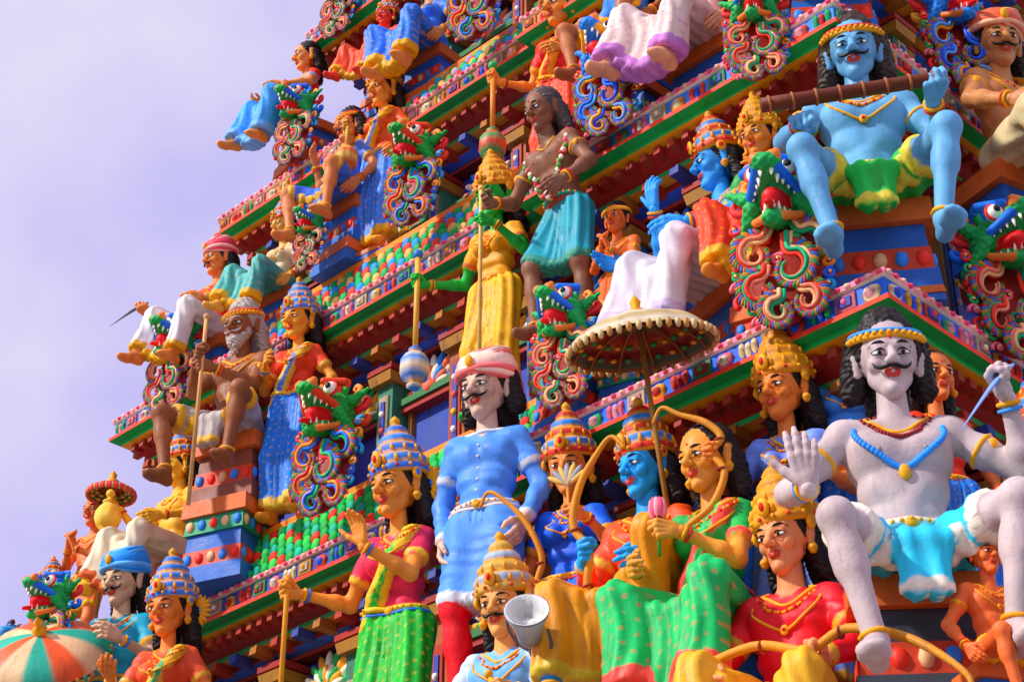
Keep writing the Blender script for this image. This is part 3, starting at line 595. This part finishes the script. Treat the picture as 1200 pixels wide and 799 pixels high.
place('blue_archer_deity_statue',(-1.37,-.2,6.29),0,1.15,10,skin='#2f9ce0',top='#e85a20',bot='#f4a028',trim='#e0c050',longs=True,head=(-18,5,0),legs='sitone',R=(.0,.28,-.22,'grip',(.15,.1,1)),L=(.05,.3,-.3,'relax'),items=[('bow','R',.42,.6,(1,0,0))],hem=1.85)
place('green_saree_seated_woman_statue',(-.90,-.3,5.93),0,1.16,10,skin='#dca050',top='#2fa858',bot='#1fb068',trim='#e05a50',hat='none',sex='f',saree=True,legs='sit',head=(-14,6,0),L=(-.12,.3,-.16,'grip',(0,0,1)),R=(.02,.36,-.3,'relax'),items=[('lotus','L')])
place('lilac_archer_statue',(-.66,.02,6.53),0,1.04,20,skin='#e08c48',top='#8098e8',bot='#8098e8',trim=CR,sex='f',h1='#c88a30',h2='#c8902c',head=(-18,5,0),R=(.16,.25,-.12,'grip',(0,.1,1)),L=(.06,.2,-.25,'relax',(0,1,0)),items=[('bow','R',.22,.35,(-1,0,0))])
place('yellow_turban_man_statue',(-1.52,.3,6.62),0,.82,15,skin='#c08040',top='#c8b080',hat='turban',h1='#d8b040',h2='#c89a30',beard=True,mous=True,hair='#c8a878')
place('dark_attendant_statue',(-1.25,.3,6.55),0,.82,30,skin='#8a6a50',top='#8a5040',hat='band',hairst='bushy',mous=True)
place('red_archer_statue',(-.41,-.4,5.52),0,1.15,15,skin='#e09a70',top='#e01c30',bot='#f0b848',trim='#c8a040',h1='#c8902c',h2='#c8902c',sex='m',longs=True,legs='lounge',head=(-12,8,0),L=(.05,.3,-.34,'grip',(1,.2,-.1)),R=(.05,.3,-.36,'relax'),items=[('bow','L',.55,.75,(0,0,-1))])
place('crowned_moustache_man_statue',(-1.915,-.65,5.565),0,1.0,20,skin='#d8a268',top='#7fb4e8',bot='#e0c060',sleeve='#c8d8e8',mous=True,head=(-2,8,0),h1='#c8a860',h2='#a8b8c8',R=(.0,.28,-.3,'relax'),L=(.03,.3,-.26,'grip',(-.5,.1,1)),items=[('staff','L',.1,.4,'#c8a040')])
place('seated_warrior_statue',(.13,-.28,6.129),0,1.34,40,skin='#c4b4b2',top=None,bot='#3fc0d8',trim='#e8e0d0',hat='band',h1='#3f8fd0',mous=True,hairst='bushy',orn='beads',legs='sitwide',hem=.72,head=(0,6,0),
  R=(.15,.26,-.30,'open',(1,0,.2),(.1,.35,1)),L=(.17,.16,.04,'grip',(-.5,.3,-.6)),items=[('knife','L','#7f9ad0')],ped='#3a4048')
place('blue_attendant_woman_statue',(-.50,.3,6.60),0,.88,30,skin='#dca058',top='#4f8fd0',sex='f',hat='none')
place('red_haired_attendant_statue',(0,.303,6.214),0,.85,60,skin='#d88850',top='#c8402c',sex='f',hat='none')
place('infant_statue',(.5,-.325,4.878),0,.6,60,skin='#e07a48',bot='#e07a48',hem=.3,hat='none',hairst='short',legs='sit',sex='m')
place('golden_attendant_statue',(.4,.6,6.13),0,1.1,70,skin='#d8b060',bot='#3f80b8',R=(.1,.38,.05,'open',(1,0,0)))
# storey 1
place('child_devotee_statue',(-7.27,.3,8.01),1,.80,15,skin='#e08a58',bot='#e87a38',hat='none',hairst='short',R=(-.13,.28,-.2,'open',(0,-1,.4),(-.3,.2,1)),L=(-.13,.28,-.2,'open',(0,-1,.4),(-.3,.2,1)),hem=.7)
place('robed_sage_statue',(-6.2,.3,8.19),1,.98,0,skin='#e8b648',top='#e8b648',bot='#e8dcc0',trim='#c86a3a',legs='lounge',head=(-20,5,0),R=(.3,.2,.02,'grip',(0,0,1)),L=(.1,.3,-.3,'relax'),items=[('mace','R',.1,.0,'#d8a840','#e0b850','#e8c870')])
place('blue_swordsman_statue',(-7.45,.1,7.50),1,.66,-30,skin='#5a88b8',bot='#3f88b8',legs='sit',R=(.42,.3,-.05,'grip',(1,.2,.1)),items=[('club','R',.6,.05)])
place('old_ascetic_statue',(-5.307,.1,8.80),1,1.14,20,rz=0,skin='#8a5a3a',bot='#b8b0a8',hair='#b0a8a0',hat='band',h1='#c85a3a',beard=True,mous=True,legs='sitwide',hem=.8,head=(-5,8,0),R=(-.1,.36,-.12,'grip',(0,0,1)),L=(-.12,.34,-.2,'grip',(0,0,1)),items=[('staff','R',.25,1.0,'#c8a070')],ped='#7a4a3a')
place('blue_saree_woman_statue',(-4.92,.3,8.888),1,.95,20,rz=.42,skin='#e0a048',top='#e8502c',bot='#2f80e0',trim='#e0c060',sex='f',saree=True,head=(-10,5,0),R=(-.02,.24,-.2,'relax'),h1='#3a78c0')
place('green_deity_statue',(-2.958,.3,8.964),1,.99,10,rz=.42,skin='#2fa848',top='#f0a82a',bot='#f0b838',trim='#c8702c',sex='f',head=(-10,8,0),R=(.3,.14,-.28,'grip',(0,0,1)),L=(.04,.28,-.12,'grip',(0,0,1)),items=[('staff','L',.25,1.15,'#d8b878'),('mace','R',.2,.55,'#c8a050','#3f78b8','#d8c8a8')],h1='#c8902c',h2='#c8902c')
place('garlanded_elder_statue',(-2.24,.2,8.92),1,.98,-5,skin='#86604a',bot='#2f9aa8',trim='#3f8a78',hair='#5a5450',hat='none',orn='garland',lean=(.0,.16),head=(0,14,0),legs='step',hem=.95,R=(.12,.22,-.34,'relax'),L=(.1,.14,-.42,'relax'),hs=1.15)
place('child_devotee_statue',(-1.90,.25,8.025),1,.62,15,skin='#d8783c',bot='#d8703c',hat='band',hairst='short',R=(-.13,.28,-.2,'open',(0,-1,.4),(-.3,.2,1)),L=(-.13,.28,-.2,'open',(0,-1,.4),(-.3,.2,1)),hem=.6,h1='#e0a040')
place('blue_four_armed_deity_statue',(-1.244,.4,8.403),1,1.12,-15,skin='#3f98d8',bot='#e0d8dc',trim='#c8b8d0',legs='lounge',head=(-22,5,0),R=(.0,.3,.0,'open',(1,0,0),(-.1,.2,1)),L=(.0,.36,-.3,'relax'),extra=[('R',(.26,.3,-.2,'open',(0,0,1)))],hem=1.95)
place('orange_goddess_statue',(-.887,.32,8.282),1,.92,15,skin='#dc9448',top='#e8582c',bot='#e8502c',sleeve='#3f9a50',sex='f',legs='sit',saree=True,head=(-12,6,0),h1='#c8902c',h2='#c8902c',L=(.0,.28,-.2,'relax'))
place('light_blue_warrior_statue',(-.304,.45,8.583),1,1.34,36,skin='#74a8c8',bot='#2fb050',trim='#e0d060',hat='band',hairst='bushy',hair='#3a3028',mous=True,legs='sitwide',hem=.62,head=(-6,8,0),R=(.08,.34,-.3,'grip',(-1,.1,.15)),L=(.08,.32,-.24,'grip',(1,-.1,.15)),items=[('club','L',.04,.66)],ped='#2f5a98')
place('brown_warrior_statue',(-.05,1.62,9.15),1,1.25,75,skin='#c08a5c',bot='#e0d0a8',trim='#d8b070',hat='turban',h1='#c86a4a',h2='#e0b090',mous=True,hairst='bushy',legs='sitwide',hem=1.2,head=(-25,6,0),R=(.12,.3,-.36,'relax'),L=(.1,.3,-.3,'relax'))
# storey 2
place('red_turban_man_statue',(-6.332,.55,10.018),2,.98,5,skin='#dc9258',top='#e8502c',bot='#e8e0e0',hat='turban',h1='#c84a5a',h2='#e8b8b0',mous=True,longs=True,legs='lounge',head=(-15,5,0),R=(.3,.3,-.2,'grip',(.9,.3,-.3)),L=(.05,.3,-.3,'relax'),items=[('knife','R','#707880')])
place('golden_deity_statue',(-5.655,.65,10.143),2,.8,5,rz=.35,skin='#e8b868',top='#d8c0a0',bot='#5fb0a8',sex='f',legs='lounge',head=(-10,6,0))
place('moustached_guard_statue',(-4.788,.55,10.495),2,.92,0,rz=.35,skin='#d08a58',top='#5a78c0',bot='#4f78c8',trim='#d8b050',hat='band',h1='#c84a3a',mous=True,hairst='bushy',legs='sitwide',hem=1.0,head=(-12,6,0),R=(.15,.1,.0,'open'))
place('orange_blouse_woman_statue',(-4.535,.65,10.905),2,.92,10,rz=.35,skin='#e0a050',top='#f0662c',bot='#4f88e0',sex='f',saree=True,head=(-10,6,0),h1='#c8902c',R=(.02,.26,-.2,'grip',(0,0,1)),items=[('mace','R',.05,.25,'#c8a050','#c86a3a','#d8b868')])
place('red_saree_woman_statue',(-2.70,.65,10.60),2,.98,10,skin='#e09a50',top='#e0342c',bot='#e8482c',sex='f',saree=True,head=(-10,6,0),R=(.26,.16,-.28,'grip',(0,0,1)),L=(.04,.24,-.3,'relax'),items=[('mace','R',.1,.5,'#c88a40','#3f9a60','#c84a3a')])
place('white_robed_seated_statue',(-1.449,.6,10.31),2,1.1,0,skin='#dca888',top='#e8c8c0',bot='#e4d0c8',trim='#b880b8',sex='f',legs='lounge',head=(-10,5,0),hem=1.95)
place('blue_seated_statue',(-2.111,.7,10.527),2,.95,0,skin='#a8704a',top='#4f8fd0',bot='#3f78c0',legs='sitwide',hem=.8,hat='turban')
place('blue_warrior_statue',(-.65,.8,10.64),2,1.2,40,skin='#d89a60',bot='#3f78c0',legs='sitwide',hem=.8)
# storey 3
place('long_haired_seated_woman_statue',(-5.778,.85,11.894),3,.92,-10,skin='#dc9a5c',top='#e0402c',bot='#4fa0e8',sex='f',legs='lounge',hat='none',head=(-10,6,0),trim='#7fb0e8',L=(.05,.34,-.3,'relax'),R=(.1,.3,-.25,'relax'),hem=1.95)
place('red_deity_statue',(-4.834,.9,11.868),3,.7,5,rz=.25,skin='#d84a3a',bot='#e0603a',legs='lounge')
place('blue_robed_statue',(-4.332,.9,12.002),3,.95,5,skin='#d89a60',top='#3f78c8',bot='#3f80e0',sex='f',legs='sit')
# ---------------------------------------------------------------- parasols, floodlight
def parasol(name,p,R,c1,c2,pole,rot=(0,0,0),sect=None):
    mb=MB(); n=48; pf=[(R*math.sin(a),R*.52*math.cos(a)-R*.52*math.cos(1.35)) for a in np.linspace(0.02,1.35,10)]
    lathe(mb,pf,[c1,c1,c2,c1,c1,c1,c2,c2,c1,c2],n,(.02,12),sect=sect); 
    lathe(mb,[(r*.97,z-.02) for r,z in pf],['#7a2412','#6a1c10','#2f6a3a','#6a2014','#8a2a18','#a86a28','#6a1810','#7a2414','#2f5a48','#9a5a22'],n,(.02,12))
    for i in range(48):
        a=i*math.pi/24; ell(mb,(R*math.cos(a)*.99,R*math.sin(a)*.99,-.012),(.016,.016,.028),c2 if i%2 else '#b08a58',n=7,m=5)
    for i in range(12):
        a=i*math.pi/6; tube(mb,[(r*math.cos(a)*.96,r*math.sin(a)*.96,z-.033) for r,z in pf],.006,'#8a5a20',6)
    for i in range(24):
        a=(i+.5)*math.pi/12
        for rr,zz in((pf[5][0]*.93,pf[5][1]-.03),(pf[7][0]*.93,pf[7][1]-.03)): ell(mb,(rr*math.cos(a),rr*math.sin(a),zz),(.02,.02,.012),['#d8a040','#3f8a58'][i%2],n=6,m=4)
    tube(mb,[(0,0,R*.42),(0,0,-pole)],.014,'#8a6a38',8); lathe(mb,[(.04,0),(.05,.03),(.02,.05),(.03,.08),(.001,.12)],'#d8a22a',14,t=(0,0,R*.40))
    o=obj(name,mb.mesh(name,MP)); o.location=p; o.rotation_euler=[math.radians(x) for x in rot]
parasol('ceremonial_parasol',(-1.18,-.42,6.44),.38,'#e4dcc8','#c8b488',1.2,(14,-4,30))
parasol('ceremonial_parasol',(-5.857,-.8,5.997),.42,'#e0704a','#3f9a80',1.3,(52,0,40),sect=(12,['#2fa890','#f0683a','#e8c8a0']))
parasol('ceremonial_parasol',(-7.02,.25,7.92),.18,'#8a2a4a','#c83a4a',1.0)
mb=MB(); lathe(mb,[(.0,-.1),(.05,-.1),(.055,-.08),(.06,-.05),(.08,.02),(.1,.07),(.105,.09),(.098,.09),(.07,.05),(.03,.02),(.001,.02)],['#a8aaac','#989a9c','#8a8c8e','#a8aaac','#b8babc','#c0c0c0','#686a6c','#e0e0de','#d8d8d4','#c8c8c0','#f8f8f0'],28)
tube(mb,cr([(-.11,0,.02),(-.12,0,-.08),(-.06,0,-.16),(.06,0,-.16),(.12,0,-.08),(.11,0,.02)],4),.008,'#5a5c60',6)
tube(mb,[(0,0,-.16),(0,.02,-.22)],.014,'#5a5c60',8)
o=obj('floodlight',mb.mesh('floodlight',MP)); o.location=(-1.513,-.9,4.907); o.rotation_euler=(math.radians(62),math.radians(30),math.radians(25))
# ---------------------------------------------------------------- light
sd=nz(A_([-.40,-.90,.78]))
sl=bpy.data.lights.new('sun','SUN'); sl.energy=3.9; sl.angle=math.radians(3); sl.color=(1,.96,.90); so=bpy.data.objects.new('sun',sl); bpy.context.scene.collection.objects.link(so)
so.rotation_euler=Vector(sd).to_track_quat('Z','Y').to_euler()
w=bpy.data.worlds.new('World'); bpy.context.scene.world=w; w.use_nodes=True; N=w.node_tree.nodes; Lk=w.node_tree.links; N.clear()
sky=N.new('ShaderNodeTexSky'); sky.sky_type='NISHITA'; sky.sun_disc=False; sky.sun_elevation=math.asin(sd[2]); sky.sun_rotation=math.atan2(sd[0],sd[1])
b1=N.new('ShaderNodeBackground'); b1.inputs[1].default_value=.15; Lk.new(sky.outputs[0],b1.inputs[0])
tc=N.new('ShaderNodeTexCoord'); n=N.new('ShaderNodeTexNoise'); n.inputs['Scale'].default_value=5.0; n.inputs['Detail'].default_value=5; n.inputs['Roughness'].default_value=.45; Lk.new(tc.outputs['Generated'],n.inputs['Vector'])
ra=N.new('ShaderNodeValToRGB'); ra.color_ramp.elements[0].position=.38; ra.color_ramp.elements[0].color=(.57,.52,.93,1); ra.color_ramp.elements[1].position=.66; ra.color_ramp.elements[1].color=(.84,.80,.95,1); Lk.new(n.outputs[0],ra.inputs[0])
b2=N.new('ShaderNodeBackground'); b2.inputs[1].default_value=1.05; Lk.new(ra.outputs[0],b2.inputs[0])
mx=N.new('ShaderNodeMixShader'); mx.inputs[0].default_value=.9; Lk.new(b1.outputs[0],mx.inputs[1]); Lk.new(b2.outputs[0],mx.inputs[2]); ow=N.new('ShaderNodeOutputWorld'); Lk.new(mx.outputs[0],ow.inputs[0])
vs=bpy.context.scene.view_settings; vs.view_transform='Standard'; vs.look='None'; vs.exposure=0
